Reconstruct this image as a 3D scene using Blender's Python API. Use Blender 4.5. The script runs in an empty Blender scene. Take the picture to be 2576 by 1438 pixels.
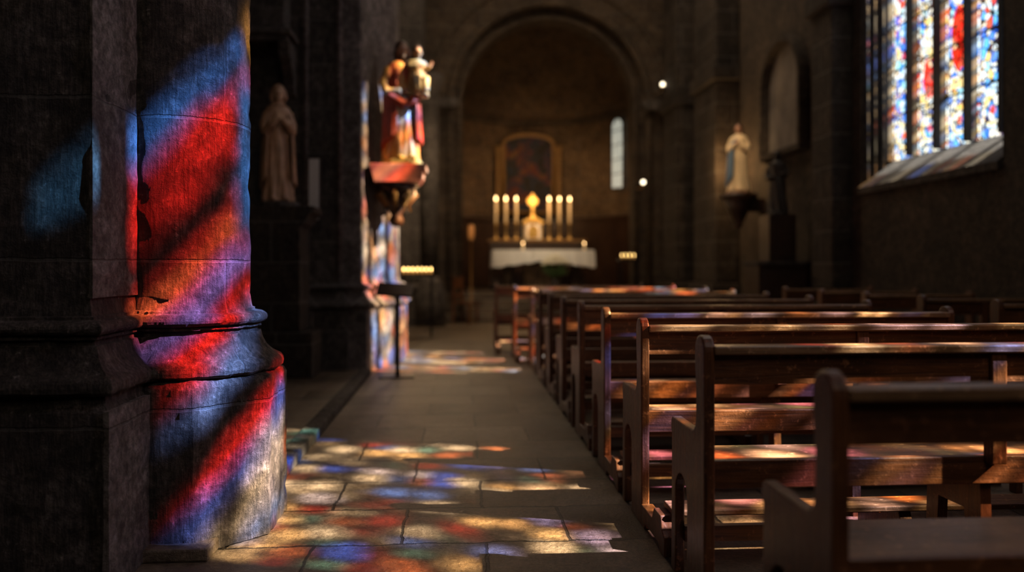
import bpy, bmesh, math, random
from mathutils import Vector, noise, Matrix
random.seed(4)
S=bpy.context.scene; C=S.collection
PI=math.pi
TH=math.radians(3.77); cs,sn=math.cos(TH),math.sin(TH); F=2000.0; H0=1.2; HY=670.0
def at(px,py,D):
    L=(px-1288)/F*D
    return Vector((L*cs+D*sn, D*cs-L*sn, H0-(py-HY)/F*D))
# ------------------------------------------------------------------ materials
class NT:
    def __init__(s,name):
        s.m=bpy.data.materials.new(name); s.m.use_nodes=True; s.t=s.m.node_tree
        s.b=s.t.nodes['Principled BSDF']; s.o=s.t.nodes['Material Output']
        s.geo=s.new('ShaderNodeNewGeometry'); s.pos=s.geo.outputs['Position']
    def new(s,k,**a):
        n=s.t.nodes.new(k)
        for x,y in a.items(): setattr(n,x,y)
        return n
    def set(s,sock,v):
        if isinstance(v,bpy.types.NodeSocket): s.t.links.new(v,sock)
        else:
            try: sock.default_value=v
            except Exception: sock.default_value=tuple(v)+(1,)
    def math(s,op,a,b=0.0,c=None,clamp=False):
        n=s.new('ShaderNodeMath',operation=op); n.use_clamp=clamp
        s.set(n.inputs[0],a); s.set(n.inputs[1],b)
        if c is not None: s.set(n.inputs[2],c)
        return n.outputs[0]
    def vscale(s,v,x,y,z):
        n=s.new('ShaderNodeVectorMath',operation='MULTIPLY'); s.set(n.inputs[0],v); n.inputs[1].default_value=(x,y,z); return n.outputs[0]
    def noise(s,v,scale,detail=6,rough=.6,dist=0):
        n=s.new('ShaderNodeTexNoise'); s.set(n.inputs['Vector'],v); n.inputs['Scale'].default_value=scale
        n.inputs['Detail'].default_value=detail; n.inputs['Roughness'].default_value=rough; n.inputs['Distortion'].default_value=dist
        return n.outputs['Fac']
    def ramp(s,f,els,interp='LINEAR'):
        n=s.new('ShaderNodeValToRGB'); r=n.color_ramp; r.interpolation=interp
        while len(r.elements)>1: r.elements.remove(r.elements[-1])
        r.elements[0].position=els[0][0]; r.elements[0].color=tuple(els[0][1])+(1,)
        for p,c in els[1:]:
            e=r.elements.new(p); e.color=tuple(c)+(1,)
        s.set(n.inputs[0],f); return n.outputs['Color']
    def bw(s,f,lo,hi,a=0.0,b=1.0):
        n=s.new('ShaderNodeMapRange'); s.set(n.inputs[0],f); n.inputs[1].default_value=lo; n.inputs[2].default_value=hi; n.inputs[3].default_value=a; n.inputs[4].default_value=b
        return n.outputs[0]
    def mix(s,f,a,b,mode='MIX'):
        n=s.new('ShaderNodeMix',data_type='RGBA',blend_type=mode)
        s.set(n.inputs[0],f); s.set(n.inputs[6],a); s.set(n.inputs[7],b); return n.outputs[2]
    def xyz(s,v):
        n=s.new('ShaderNodeSeparateXYZ'); s.set(n.inputs[0],v); return n.outputs
    def comb(s,x,y,z):
        n=s.new('ShaderNodeCombineXYZ'); s.set(n.inputs[0],x); s.set(n.inputs[1],y); s.set(n.inputs[2],z); return n.outputs[0]
    def bump(s,h,strength=.5,dist=.01):
        n=s.new('ShaderNodeBump'); s.set(n.inputs['Height'],h); n.inputs['Strength'].default_value=strength; n.inputs['Distance'].default_value=dist
        s.t.links.new(n.outputs[0],s.b.inputs['Normal'])
def c3(*v): return tuple(v)+(1,) if len(v)==3 else v
def stone(name,dark,light,bw=.8,bh=.42,mort=.014,rough=.75,bdist=.012,tool=1.0,pale=(.42,.38,.36),palef=.5,mortarc=(.12,.11,.1),chip=.45,second=.62,mf=.55):
    n=NT(name); p=n.pos; x,y,z=n.xyz(p)
    n1=n.noise(p,1.7,9,.65); n2=n.noise(n.vscale(p,75,75,8),1,4,.6); n3=n.noise(p,26,7,.75); n4=n.noise(p,4.5,8,.7,.6); n5=n.noise(p,9,9,.75,.3)
    col=n.ramp(n1,[(.3,dark),(.7,light)])
    col=n.mix(n.math('MULTIPLY',n.bw(n4,.52,.66),palef),col,c3(*pale))
    col=n.mix(n.bw(n5,.40,.60,0,1),n.mix(1,col,c3(.45,.44,.43),'MULTIPLY'),col)
    col=n.mix(n.bw(n3,.42,.60,.1,1),n.mix(1,col,c3(.4,.39,.38),'MULTIPLY'),col)
    col=n.mix(n.math('MULTIPLY',n.bw(n3,.62,.70),chip),col,c3(*pale))
    col=n.mix(n.bw(n2,.42,.58,0,.8),n.mix(1,col,c3(.5,.5,.5),'MULTIPLY'),col) if tool>.6 else col
    br=n.new('ShaderNodeTexBrick'); n.set(br.inputs['Vector'],n.comb(n.math('ADD',n.math('ADD',x,y),n.math('MULTIPLY',n3,.03)),n.math('ADD',z,n.math('MULTIPLY',n4,.03)),0.0))
    br.inputs['Scale'].default_value=1; br.inputs['Mortar Size'].default_value=mort; br.inputs['Mortar Smooth'].default_value=.5
    br.inputs['Brick Width'].default_value=bw; br.inputs['Row Height'].default_value=bh
    br.inputs['Color1'].default_value=(1,1,1,1); br.inputs['Color2'].default_value=(second,second,second,1); br.inputs['Mortar'].default_value=(.8,.8,.8,1)
    col=n.mix(1,col,br.outputs['Color'],'MULTIPLY')
    col=n.mix(n.math('MULTIPLY',br.outputs['Fac'],mf),col,c3(*mortarc))
    n.set(n.b.inputs['Base Color'],col); n.b.inputs['Roughness'].default_value=rough
    n.b.inputs['Specular IOR Level'].default_value=.35
    h=n.math('ADD',n.math('MULTIPLY',n2,.7*tool),n.math('MULTIPLY',n3,1.0)); h=n.math('ADD',h,n.math('MULTIPLY',n4,1.2)); h=n.math('ADD',h,n.math('MULTIPLY',n5,1.5))
    h=n.math('SUBTRACT',h,n.math('MULTIPLY',br.outputs['Fac'],.9))
    n.bump(h,1.0,bdist); return n.m
def wood(name,a,b,sc=(2,45,45),rough=.34,coat=.2):
    n=NT(name); p=n.pos
    f=n.noise(n.vscale(p,*sc),1,6,.65,1.2); g=n.noise(p,3,5,.6); w=n.noise(p,30,5,.7)
    col=n.mix(n.bw(g,.3,.7),n.ramp(f,[(.3,a),(.7,b)]),n.ramp(f,[(.3,tuple(v*.35 for v in a)),(.75,tuple(v*.55 for v in b))]))
    col=n.mix(n.bw(w,.58,.70,0,.6),col,c3(*[min(1,v*1.9+.03) for v in b]))
    n.set(n.b.inputs['Base Color'],col)
    n.set(n.b.inputs['Roughness'],n.math('ADD',n.math('MULTIPLY',w,.35),rough-.12))
    n.b.inputs['Specular IOR Level'].default_value=.4
    n.b.inputs['Coat Weight'].default_value=coat; n.b.inputs['Coat Roughness'].default_value=.25
    n.bump(n.math('ADD',f,w),.5,.005); return n.m
def plain(name,col,rough=.5,metal=0,var=.25,sc=18,emit=None,es=0,bump=.3):
    n=NT(name); g=n.noise(n.pos,sc,5,.6)
    n.set(n.b.inputs['Base Color'],n.ramp(g,[(.25,tuple(v*(1-var) for v in col)),(.75,tuple(min(1,v*(1+var)) for v in col))]))
    n.b.inputs['Roughness'].default_value=rough; n.b.inputs['Metallic'].default_value=metal
    if emit: n.b.inputs['Emission Color'].default_value=tuple(emit)+(1,); n.b.inputs['Emission Strength'].default_value=es
    n.bump(g,bump,.004); return n.m
PALETTE=[(0,(.05,.14,1)),(.11,(1,.90,.72)),(.32,(1,.68,.32)),(.42,(1,.06,.03)),(.53,(1,.8,.5)),(.58,(.35,.95,.9)),(.63,(1,.87,.66)),(.76,(1,.28,.10)),(.84,(.12,.28,1)),(.93,(.8,.78,1))]
def glass(name,scale,em,near=False,palette=PALETTE,lead=.05):
    n=NT(name); p=n.pos; x,y,z=n.xyz(p); sq=1.3 if near else .85
    vec=n.comb(0.0,y,n.math('MULTIPLY',z,sq))
    v=n.new('ShaderNodeTexVoronoi'); n.set(v.inputs['Vector'],vec); v.inputs['Scale'].default_value=scale
    e=n.new('ShaderNodeTexVoronoi',feature='DISTANCE_TO_EDGE'); n.set(e.inputs['Vector'],vec); e.inputs['Scale'].default_value=scale
    v.inputs['Randomness'].default_value=.8; e.inputs['Randomness'].default_value=.8
    col=n.ramp(n.xyz(v.outputs['Color'])[0],palette,'CONSTANT')
    trans=None
    if near:
        nz=n.noise(p,3.2,3,.6); nf=n.noise(p,9,3,.6); mot=n.noise(n.comb(0.0,n.math('MULTIPLY',y,1.5),z),5.0,4,.6,.8)
        w=n.math('SUBTRACT',z,n.math('MULTIPLY',n.math('SUBTRACT',y,1.8),.53))
        w=n.math('ADD',w,n.math('MULTIPLY',n.math('SUBTRACT',nz,.5),.40))
        t=n.math('DIVIDE',n.math('SUBTRACT',w,5.1),2.6)
        def P(zz): return (zz-5.1)/2.6
        K=(.003,.002,.003); R=(1,.02,.015); B=(.06,.25,1); O=(1,.22,.07); Cr=(1,.8,.5)
        seq=[(5.1,(.2,.45,1)),(5.20,(.15,.35,1)),(5.25,Cr),(5.39,Cr),(5.43,(.12,.22,1)),(5.55,(.12,.22,1)),(5.59,R),(5.70,R),(5.75,K),(5.96,K),(6.02,(.15,.3,.9)),(6.08,(.15,.3,.9)),(6.13,R),(6.25,R),(6.29,K),(6.33,(.3,.2,.9)),(6.42,(.35,.2,.8)),(6.47,R),(6.56,O),(6.68,R),(6.72,K),(6.82,K),(6.88,R),(7.18,R),(7.24,B),(7.37,B),(7.43,K)]
        st=n.ramp(t,[(P(a_),c_) for a_,c_ in seq],'LINEAR')  # glass bands shaped to cast coloured streaks on the near pier
        ye=n.math('ADD',y,n.math('MULTIPLY',n.math('SUBTRACT',nf,.5),.16))
        blue=n.math('MULTIPLY',n.bw(ye,1.86,1.90),n.math('MULTIPLY',n.bw(z,6.5,6.6),n.bw(z,7.3,7.2)))
        st=n.mix(blue,st,c3(.06,.28,1))
        lowr=n.math('MULTIPLY',n.bw(ye,1.76,1.82),n.math('MULTIPLY',n.bw(z,5.16,5.22),n.bw(z,5.62,5.52)))
        st=n.mix(n.math('MULTIPLY',lowr,.85),st,n.ramp(nf,[(.35,(.12,.25,1)),(.46,(1,.85,.6)),(.62,(.8,.7,.9))]))
        gold=n.math('MULTIPLY',n.bw(ye,1.92,1.95),n.math('MULTIPLY',n.bw(z,7.30,7.36),n.bw(z,7.62,7.5)))
        st=n.mix(gold,st,c3(.75,.38,.07))
        st=n.mix(n.bw(mot,.42,.52,.96,0.0),st,c3(.002,.002,.003))
        m=n.math('MULTIPLY',n.math('LESS_THAN',y,2.12),n.math('GREATER_THAN',z,5.12))
        # rounded bright cells, dark between: shaped to cast soft dapples on the floor
        ld=n.math('MULTIPLY',n.bw(v.outputs['Distance'],.60,.34),n.bw(e.outputs['Distance'],.02,.12))
        ld=n.math('MAXIMUM',ld,n.math('MULTIPLY',n.bw(nf,.45,.6),.16))
        ld=n.math('MULTIPLY',ld,n.bw(n.noise(p,2.1,2,.5),.34,.46,.3,1))
        col=n.mix(1,col,n.comb(ld,ld,ld),'MULTIPLY')
        amb=n.ramp(n.xyz(v.outputs['Color'])[1],[(0,(1,.5,.15)),(.35,(1,.30,.08)),(.5,(.12,.07,.04)),(.62,(1,.75,.4))],'CONSTANT')
        col=n.mix(n.bw(z,4.4,3.8,0,.55),col,n.mix(1,amb,n.comb(ld,ld,ld),'MULTIPLY'))
        col=n.mix(n.math('GREATER_THAN',z,5.45),col,c3(.002,.002,.003))  # upper glass blacked out to keep light off the side floor
        col=n.mix(m,col,st)
        gr=n.math('ADD',n.math('POWER',n.math('DIVIDE',n.math('SUBTRACT',y,1.19),.015),2.0),n.math('POWER',n.math('DIVIDE',n.math('SUBTRACT',z,7.10),.13),2.0))
        gv=n.math('MULTIPLY',n.bw(gr,.5,1.2,1,0),n.bw(n.noise(p,9,3),.38,.52,.3,1))
        col=n.mix(n.math('LESS_THAN',y,1.5),col,n.mix(gv,c3(.002,.002,.003),c3(.10,.42,1)))  # blacked-out pane; its blue spot is shaped to fall on the pier core
        trans=col
    else:
        def ell(cy,cz,ry,rz):
            a=n.math('POWER',n.math('DIVIDE',n.math('SUBTRACT',y,cy),ry),2.0); b=n.math('POWER',n.math('DIVIDE',n.math('SUBTRACT',z,cz),rz),2.0)
            return n.math('LESS_THAN',n.math('ADD',a,b),1.0)
        r1=n.xyz(v.outputs['Color'])[1]
        u=n.math('FRACT',n.math('DIVIDE',n.math('SUBTRACT',9.8,y),.55)); cu=n.math('MULTIPLY',n.math('SUBTRACT',u,.5),.55)
        zz=n.math('SUBTRACT',n.math('MULTIPLY',n.math('FRACT',n.math('DIVIDE',n.math('SUBTRACT',z,2.54),.56)),.56),.28)
        rr=n.math('SQRT',n.math('ADD',n.math('MULTIPLY',cu,cu),n.math('MULTIPLY',zz,zz)))
        ring=n.math('LESS_THAN',n.math('ABSOLUTE',n.math('SUBTRACT',rr,.14)),.026)
        low=n.math('LESS_THAN',z,3.1)
        palow=n.ramp(r1,[(0,(.12,.45,.95)),(.26,(.6,.85,1)),(.5,(1,.95,.7)),(.82,(.03,.18,.7))],'CONSTANT')
        col=n.mix(n.math('MULTIPLY',low,.85),col,palow)
        goldw=n.ramp(r1,[(0,(1,.85,.45)),(.5,(1,.65,.15)),(.75,(1,1,.85))],'CONSTANT')
        col=n.mix(n.math('MULTIPLY',ring,low),col,goldw)
        col=n.mix(n.math('MULTIPLY',n.math('LESS_THAN',rr,.045),low),col,c3(.9,.08,.03))
        jit=n.ramp(r1,[(0,(.9,.02,.01)),(.35,(.6,.01,.005)),(.7,(.95,.06,.02)),(.93,(1,.6,.3))],'CONSTANT')
        whit=n.ramp(r1,[(0,(1,.92,.7)),(.5,(.8,.92,1)),(.8,(1,.75,.3))],'CONSTANT')
        for a in ((8.99,3.42,.12,.25),(8.43,3.72,.14,.36),(8.97,5.3,.13,.4),(8.40,5.4,.13,.4)): col=n.mix(ell(*a),col,jit)
        for a in ((8.97,3.88,.11,.26),(8.45,4.26,.11,.17),(8.42,3.24,.3,.07),(8.97,3.10,.3,.06),(8.97,4.3,.3,.06)): col=n.mix(ell(*a),col,whit)
        v2=n.new('ShaderNodeTexVoronoi'); n.set(v2.inputs['Vector'],vec); v2.inputs['Scale'].default_value=20
        bc=n.ramp(n.xyz(v2.outputs['Color'])[0],[(0,(1,1,.88)),(.38,(.85,.06,.02)),(.45,(1,.72,.25)),(.60,(.06,.28,.9)),(.74,(.7,.88,1))],'CONSTANT')
        col=n.mix(n.math('GREATER_THAN',n.math('ABSOLUTE',cu),.19),col,bc)
        ld=n.math('MULTIPLY',n.math('GREATER_THAN',e.outputs['Distance'],lead),n.math('GREATER_THAN',n.math('ABSOLUTE',n.math('SUBTRACT',n.math('ABSOLUTE',cu),.19)),.010))
        ld=n.math('MAXIMUM',ld,.015)
        col=n.mix(1,col,n.comb(ld,ld,ld),'MULTIPLY')
        v3=n.new('ShaderNodeTexVoronoi'); n.set(v3.inputs['Vector'],n.comb(0.0,y,n.math('MULTIPLY',z,1.2))); v3.inputs['Scale'].default_value=4.8
        e3=n.new('ShaderNodeTexVoronoi',feature='DISTANCE_TO_EDGE'); n.set(e3.inputs['Vector'],n.comb(0.0,y,n.math('MULTIPLY',z,1.2))); e3.inputs['Scale'].default_value=4.8
        l3=n.bw(e3.outputs['Distance'],.04,.2,.05,1)
        pool=n.ramp(n.xyz(v3.outputs['Color'])[2],[(0,(1,.7,.35)),(.25,(1,.25,.08)),(.42,(.25,.45,1)),(.56,(1,.85,.6)),(.76,(1,.5,.15)),(.88,(.15,.25,1))],'CONSTANT')
        pool=n.mix(1,pool,n.comb(l3,l3,l3),'MULTIPLY')
        trans=n.mix(.75,col,pool)
    tr=n.new('ShaderNodeBsdfTransparent'); n.set(tr.inputs[0],trans)
    emn=n.new('ShaderNodeEmission'); n.set(emn.inputs[0],col); emn.inputs[1].default_value=em  # emission put into the panes stands in for daylight behind the glass
    ad=n.new('ShaderNodeAddShader'); n.t.links.new(tr.outputs[0],ad.inputs[0]); n.t.links.new(emn.outputs[0],ad.inputs[1])
    n.t.links.new(ad.outputs[0],n.o.inputs[0]); return n.m
def floor_mat():
    n=NT('flagstone'); p=n.pos; x,y,z=n.xyz(p)
    n1=n.noise(p,1.3,8,.6); n3=n.noise(p,14,8,.75); n4=n.noise(p,5,6,.7); n5=n.noise(p,60,5,.7)
    br=n.new('ShaderNodeTexBrick'); n.set(br.inputs['Vector'],n.comb(n.math('ADD',n.math('ADD',x,.23),n.math('MULTIPLY',n4,.05)),n.math('ADD',y,n.math('MULTIPLY',n4,.08)),0.0))
    br.inputs['Scale'].default_value=1; br.inputs['Mortar Size'].default_value=.008; br.inputs['Mortar Smooth'].default_value=.4
    br.inputs['Brick Width'].default_value=.74; br.inputs['Row Height'].default_value=.5
    br.inputs['Color1'].default_value=(1,1,1,1); br.inputs['Color2'].default_value=(.45,.42,.39,1); br.inputs['Mortar'].default_value=(.08,.08,.08,1)
    col=n.ramp(n1,[(.3,(.10,.078,.056)),(.7,(.32,.245,.175))])
    col=n.mix(n.bw(n3,.38,.6),n.mix(1,col,c3(.42,.39,.37),'MULTIPLY'),col)
    col=n.mix(n.bw(n5,.40,.55,.1,1),n.mix(1,col,c3(.55,.53,.5),'MULTIPLY'),col)
    col=n.mix(1,col,br.outputs['Color'],'MULTIPLY')
    n.set(n.b.inputs['Base Color'],col)
    n.set(n.b.inputs['Roughness'],n.math('ADD',n.math('MULTIPLY',n3,.4),.18))
    h=n.math('ADD',n.math('ADD',n.math('MULTIPLY',n3,.8),n.math('MULTIPLY',n4,1.3)),n.math('MULTIPLY',n5,.25))
    n.bump(n.math('SUBTRACT',h,n.math('MULTIPLY',br.outputs['Fac'],1.6)),1.0,.014); return n.m
M={}
M['pier']=stone('pier_stone',(.045,.035,.03),(.28,.225,.19),palef=.45,bw=1.3,bh=.62,mort=.008,bdist=.03,chip=.85,pale=(.52,.45,.42))
M['pierpale']=stone('pale_worn_lit_stone',(.18,.145,.135),(.46,.39,.37),palef=.7,bw=3,bh=.62,mort=.006,tool=.5,bdist=.028,pale=(.55,.48,.46))  # worn edges; the same paleness also paints lit step edges
M['wall']=stone('wall_stone',(.05,.037,.026),(.14,.105,.075),palef=.15,bdist=.012)
M['plaster']=stone('rough_plaster_wall',(.045,.033,.024),(.15,.11,.075),palef=.25,bdist=.02,bw=1.6,bh=.7,mort=.004,second=.88,mf=.15,tool=.5,pale=(.2,.16,.12))
M['grey']=stone('grey_stone',(.085,.072,.062),(.27,.235,.205),palef=.3,bw=1.2,bh=.5,bdist=.015)
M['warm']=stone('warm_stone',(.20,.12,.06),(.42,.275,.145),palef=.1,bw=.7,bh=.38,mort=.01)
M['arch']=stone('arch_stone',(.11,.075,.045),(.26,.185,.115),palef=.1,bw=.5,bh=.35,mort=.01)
M['floor']=floor_mat()
M['wood']=wood('pew_wood',(.05,.018,.008),(.22,.080,.028))
M['woodv']=wood('pew_end_wood',(.045,.016,.007),(.19,.07,.026),sc=(45,45,2))
M['seatwood']=wood('worn_lit_wood',(.11,.055,.027),(.36,.20,.10),rough=.38)  # worn tone, lightened further to paint light on seats and rail tops
M['dwood']=wood('dark_panel_wood',(.025,.012,.007),(.06,.03,.017),sc=(30,30,2))
M['brass']=plain('aged_brass',(.65,.42,.15),.3,1)
M['gold']=plain('gilt',(.75,.48,.14),.4,.9)
M['dullgold']=plain('dull_gilt',(.22,.12,.035),.5,.2,.4)
M['iron']=plain('black_iron',(.012,.012,.013),.4,.6)
M['darkstone']=plain('shadowed_mullion_stone',(.05,.045,.04),.8)
M['wax']=plain('candle_wax',(.9,.7,.42),.5,0,.05,emit=(1,.55,.2),es=.25)
M['flame']=plain('candle_flame',(1,.7,.35),.5,0,.02,emit=(1,.60,.25),es=11)
M['smallflame']=plain('votive_flame',(1,.7,.35),.5,0,.02,emit=(1,.62,.2),es=9)
M['smallwax']=plain('votive_wax',(.5,.3,.12),.5,0,.05,emit=(1,.45,.1),es=.35)
M['bulb']=plain('lamp_glow',(1,.9,.7),.4,0,.02,emit=(1,.85,.6),es=5)
M['cloth']=plain('white_linen',(.8,.77,.7),.8,0,.06)
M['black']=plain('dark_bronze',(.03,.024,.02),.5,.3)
M['skin']=plain('painted_skin',(.42,.23,.15),.5)
M['hair']=plain('painted_brown_hair',(.06,.03,.018),.5)
M['redmantle']=plain('painted_red_mantle',(.36,.06,.035),.5,0,.45,9)
M['cream']=plain('painted_cream',(.75,.60,.38),.5,0,.2,10)
M['tunic']=plain('child_cream_tunic',(.42,.30,.15),.55,0,.35,10)
M['blue']=plain('painted_blue',(.10,.17,.27),.5)
M['carved']=plain('carved_brown_wood',(.28,.165,.10),.45,0,.45,8)
M['carvedpale']=plain('carved_pale_face',(.36,.23,.15),.5)
M['pink']=plain('pink_marble',(.34,.12,.08),.35,0,.35,8)
M['green']=plain('leaf_green',(.08,.15,.045),.6)
M['petal']=plain('cream_petal',(.85,.8,.62),.6,0,.08)
M['paper']=plain('pale_board',(.5,.5,.5),.6,0,.08)
def robe2():
    n=NT('painted_robe'); x,y,z=n.xyz(n.pos); g=n.noise(n.pos,9,3,.6); f=n.noise(n.vscale(n.pos,14,14,3),1,4,.6)
    t=n.math('ADD',n.math('DIVIDE',n.math('SUBTRACT',z,2.35),1.45),n.math('MULTIPLY',n.math('SUBTRACT',g,.5),.16))
    col=n.ramp(t,[(0,(.75,.48,.10)),(.16,(.75,.30,.06)),(.28,(.65,.11,.03)),(.36,(.5,.07,.04)),(.42,(.2,.38,.65)),(.56,(.6,.65,.7)),(.64,(.7,.45,.2)),(.72,(.4,.07,.04))])
    col=n.mix(n.bw(f,.45,.6,0,.7),col,c3(.7,.42,.10))
    n.set(n.b.inputs['Base Color'],col)
    n.b.inputs['Roughness'].default_value=.45; n.bump(g,.3,.005); return n.m
M['robe']=robe2()
def painting_mat():
    n=NT('old_painting'); p=n.pos; g=n.noise(p,2.2,6,.7,1.0); x,y,z=n.xyz(p)
    col=n.ramp(g,[(.3,(.012,.009,.007)),(.45,(.03,.025,.022)),(.5,(.015,.03,.05)),(.56,(.11,.025,.015)),(.62,(.10,.065,.03)),(.75,(.03,.02,.012))])
    n.set(n.b.inputs['Base Color'],col); n.b.inputs['Roughness'].default_value=.7; n.b.inputs['Specular IOR Level'].default_value=.1; return n.m
M['painting']=painting_mat()
M['glassnear']=glass('stained_glass_near',5.0,.06,True)
PV=[(0,(.03,.2,.9)),(.16,(.12,.48,1)),(.30,(.8,.93,1)),(.52,(1,.96,.8)),(.70,(.01,.08,.5)),(.78,(1,.70,.22)),(.88,(.85,.06,.03)),(.92,(.4,.85,.95))]
M['glassfar']=glass('stained_glass_window',13.0,1.8,False,PV,lead=.07)
n_=NT('pale_window_glass'); n_.b.inputs['Emission Color'].default_value=(.75,.8,.7,1); n_.b.inputs['Emission Strength'].default_value=.5  # pane glows by emission in place of daylight outside
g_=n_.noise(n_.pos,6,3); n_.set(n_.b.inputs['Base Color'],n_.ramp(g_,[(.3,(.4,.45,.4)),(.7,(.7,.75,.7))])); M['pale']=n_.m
# ------------------------------------------------------------------ mesh helpers
class MB:
    def __init__(s): s.bm=bmesh.new()
    def box(s,x0,x1,y0,y1,z0,z1):
        v=[s.bm.verts.new((x,y,z)) for z in (z0,z1) for y in (y0,y1) for x in (x0,x1)]
        for f in ((0,2,3,1),(4,5,7,6),(0,1,5,4),(2,6,7,3),(0,4,6,2),(1,3,7,5)): s.bm.faces.new([v[i] for i in f])
        return s
    def rings(s,rs,closed=True,cap=True):
        R=[[s.bm.verts.new(p) for p in r] for r in rs]
        n=len(R[0])
        for a,b in zip(R,R[1:]):
            for i in range(n if closed else n-1):
                j=(i+1)%n
                try: s.bm.faces.new((a[i],a[j],b[j],b[i]))
                except Exception: pass
        if cap and closed:
            s.bm.faces.new(R[0][::-1]); s.bm.faces.new(R[-1])
        return s
    def lathe(s,prof,c=(0,0,0),seg=24,cap=True):
        return s.rings([[(c[0]+r*math.cos(2*PI*i/seg),c[1]+r*math.sin(2*PI*i/seg),c[2]+z) for i in range(seg)] for r,z in prof],True,cap)
    def prism(s,pts,a,b,axis='x'):
        def P(u,v,w): return (w,u,v) if axis=='x' else ((u,w,v) if axis=='y' else (u,v,w))
        A=[s.bm.verts.new(P(u,v,a)) for u,v in pts]; B=[s.bm.verts.new(P(u,v,b)) for u,v in pts]
        s.bm.faces.new(A); s.bm.faces.new(B[::-1]); n=len(pts)
        for i in range(n): s.bm.faces.new((A[i],B[i],B[(i+1)%n],A[(i+1)%n]))
        return s
    def tube(s,pts,rad,seg=8):
        pts=[Vector(p) for p in pts]; rs=[]
        if not isinstance(rad,(list,tuple)): rad=[rad]*len(pts)
        for i,p in enumerate(pts):
            d=(pts[min(i+1,len(pts)-1)]-pts[max(i-1,0)]).normalized()
            u=d.cross(Vector((0,0,1)));
            if u.length<.1: u=d.cross(Vector((0,1,0)))
            u.normalize(); w=d.cross(u)
            rs.append([tuple(p+rad[i]*(u*math.cos(2*PI*k/seg)+w*math.sin(2*PI*k/seg))) for k in range(seg)])
        return s.rings(rs)
    def ball(s,c,r,seg=16):
        if not isinstance(r,(list,tuple)): r=(r,r,r)
        rs=[]
        for i in range(1,10):
            a=-PI/2+PI*i/10
            rs.append([(c[0]+r[0]*math.cos(a)*math.cos(2*PI*k/seg),c[1]+r[1]*math.cos(a)*math.sin(2*PI*k/seg),c[2]+r[2]*math.sin(a)) for k in range(seg)])
        return s.rings(rs)
    def rough(s,amp,sc=3.0,chips=1.0):
        s.bm.normal_update()
        for v in s.bm.verts:
            d=noise.noise(v.co*sc)*amp+noise.noise(v.co*sc*4)*amp*.5
            c=noise.noise(v.co*sc*1.7+Vector((9,3,1)))
            if c>.28: d-=(c-.28)*amp*2.5*chips
            v.co+=v.normal*d
        return s
    def build(s,name,mat,parent=None,smooth=False,bevel=0,remesh=0,solid=0):
        bmesh.ops.recalc_face_normals(s.bm,faces=s.bm.faces[:])
        me=bpy.data.meshes.new(name); s.bm.to_mesh(me); s.bm.free()
        me.materials.append(M[mat] if isinstance(mat,str) else mat)
        if smooth:
            for p in me.polygons: p.use_smooth=True
        o=bpy.data.objects.new(name,me); C.objects.link(o)
        if parent: o.parent=parent
        if solid:
            m=o.modifiers.new('s','SOLIDIFY'); m.thickness=solid
        if remesh:
            m=o.modifiers.new('r','REMESH'); m.mode='VOXEL'; m.voxel_size=remesh; m.use_smooth_shade=True
        if bevel:
            m=o.modifiers.new('b','BEVEL'); m.width=bevel; m.segments=2; m.limit_method='ANGLE'
        return o
def tag(o,label,cat,group=None):
    o['label']=label; o['category']=cat
    if group: o['group']=group
    return o
def thing(name,label,cat,loc=(0,0,0),rz=0,group=None):
    o=bpy.data.objects.new(name,None); C.objects.link(o); o.location=loc; o.rotation_euler=(0,0,rz)
    return tag(o,label,cat,group)
def struct(o): o['kind']='structure'; return o
def copy_tree(o,parent=None):
    c=o.copy(); C.objects.link(c)
    if parent: c.parent=parent
    for ch in list(o.children): copy_tree(ch,c)
    return c
def arcpts(cx,cy,r,a0,a1,n):
    return [(cx+r*math.cos(math.radians(a0+(a1-a0)*i/n)),cy+r*math.sin(math.radians(a0+(a1-a0)*i/n))) for i in range(n+1)]
# ------------------------------------------------------------------ setting
ZC=9.5
struct(MB().box(-6,6,-6,26,-.2,0).build('floor','floor'))
struct(MB().box(-6,6,-6,26,ZC,9.8).build('ceiling','wall'))
struct(MB().box(-6,-5.6,-6,18,0,9.5).build('wall_left','wall'))
struct(MB().box(-6,6,-6.3,-6,0,9.5).build('wall_back','wall'))
XW,XG=5.1,5.5
w=MB()
for y0,y1,z0,z1 in ((-6,.85,0,9.5),(.85,3.92,0,2.5),(.85,3.92,8.0,9.5),(3.92,7.15,0,9.5),(7.15,9.8,0,2.2),(7.15,9.8,8.7,9.5),(9.8,18,0,9.5)):
    w.box(XW,XG+.15,y0,y1,z0,z1)
w.prism([(XW,7.14),(XG+.15,7.14),(XG+.15,7.34),(XG,7.34),(XW,7.16)],2.2,8.75,'z')
struct(w.build('wall_right','plaster'))
def window(name,edges,zb,zt,mat,bars,mw=.03,md=.12):
    e=bpy.data.objects.new(name,None); C.objects.link(e); struct(e)
    for a,b in zip(edges,edges[1:]):
        m=MB(); m.rings([[(XG,a+.01,zb),(XG,b-.01,zb)],[(XG,a+.01,zt),(XG,b-.01,zt)]],False,False)
        m.build('glass_panel',mat,e)
    for y in edges:
        MB().prism([(XG-md,y-mw*.5),(XG-md*.5,y-mw),(XG+.05,y-mw),(XG+.05,y+mw),(XG-md*.5,y+mw),(XG-md,y+mw*.5)],zb,zt,'z').build('mullion','darkstone',e)
    z=zb+bars
    while z<zt-.2:
        MB().box(XG-.02,XG-.005,edges[0],edges[-1],z-.011,z+.011).build('glazing_bar','iron',e); z+=bars
    MB().prism([(XW-.04,zb-.42),(XW-.04,zb-.34),(XG+.02,zb),(XG+.1,zb),(XG+.1,zb-.42)],min(edges[0],7.2 if edges[0]>7 else 9)-.02,edges[-1]+.02,'y').build('window_sill','grey',e)
    return e
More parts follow.
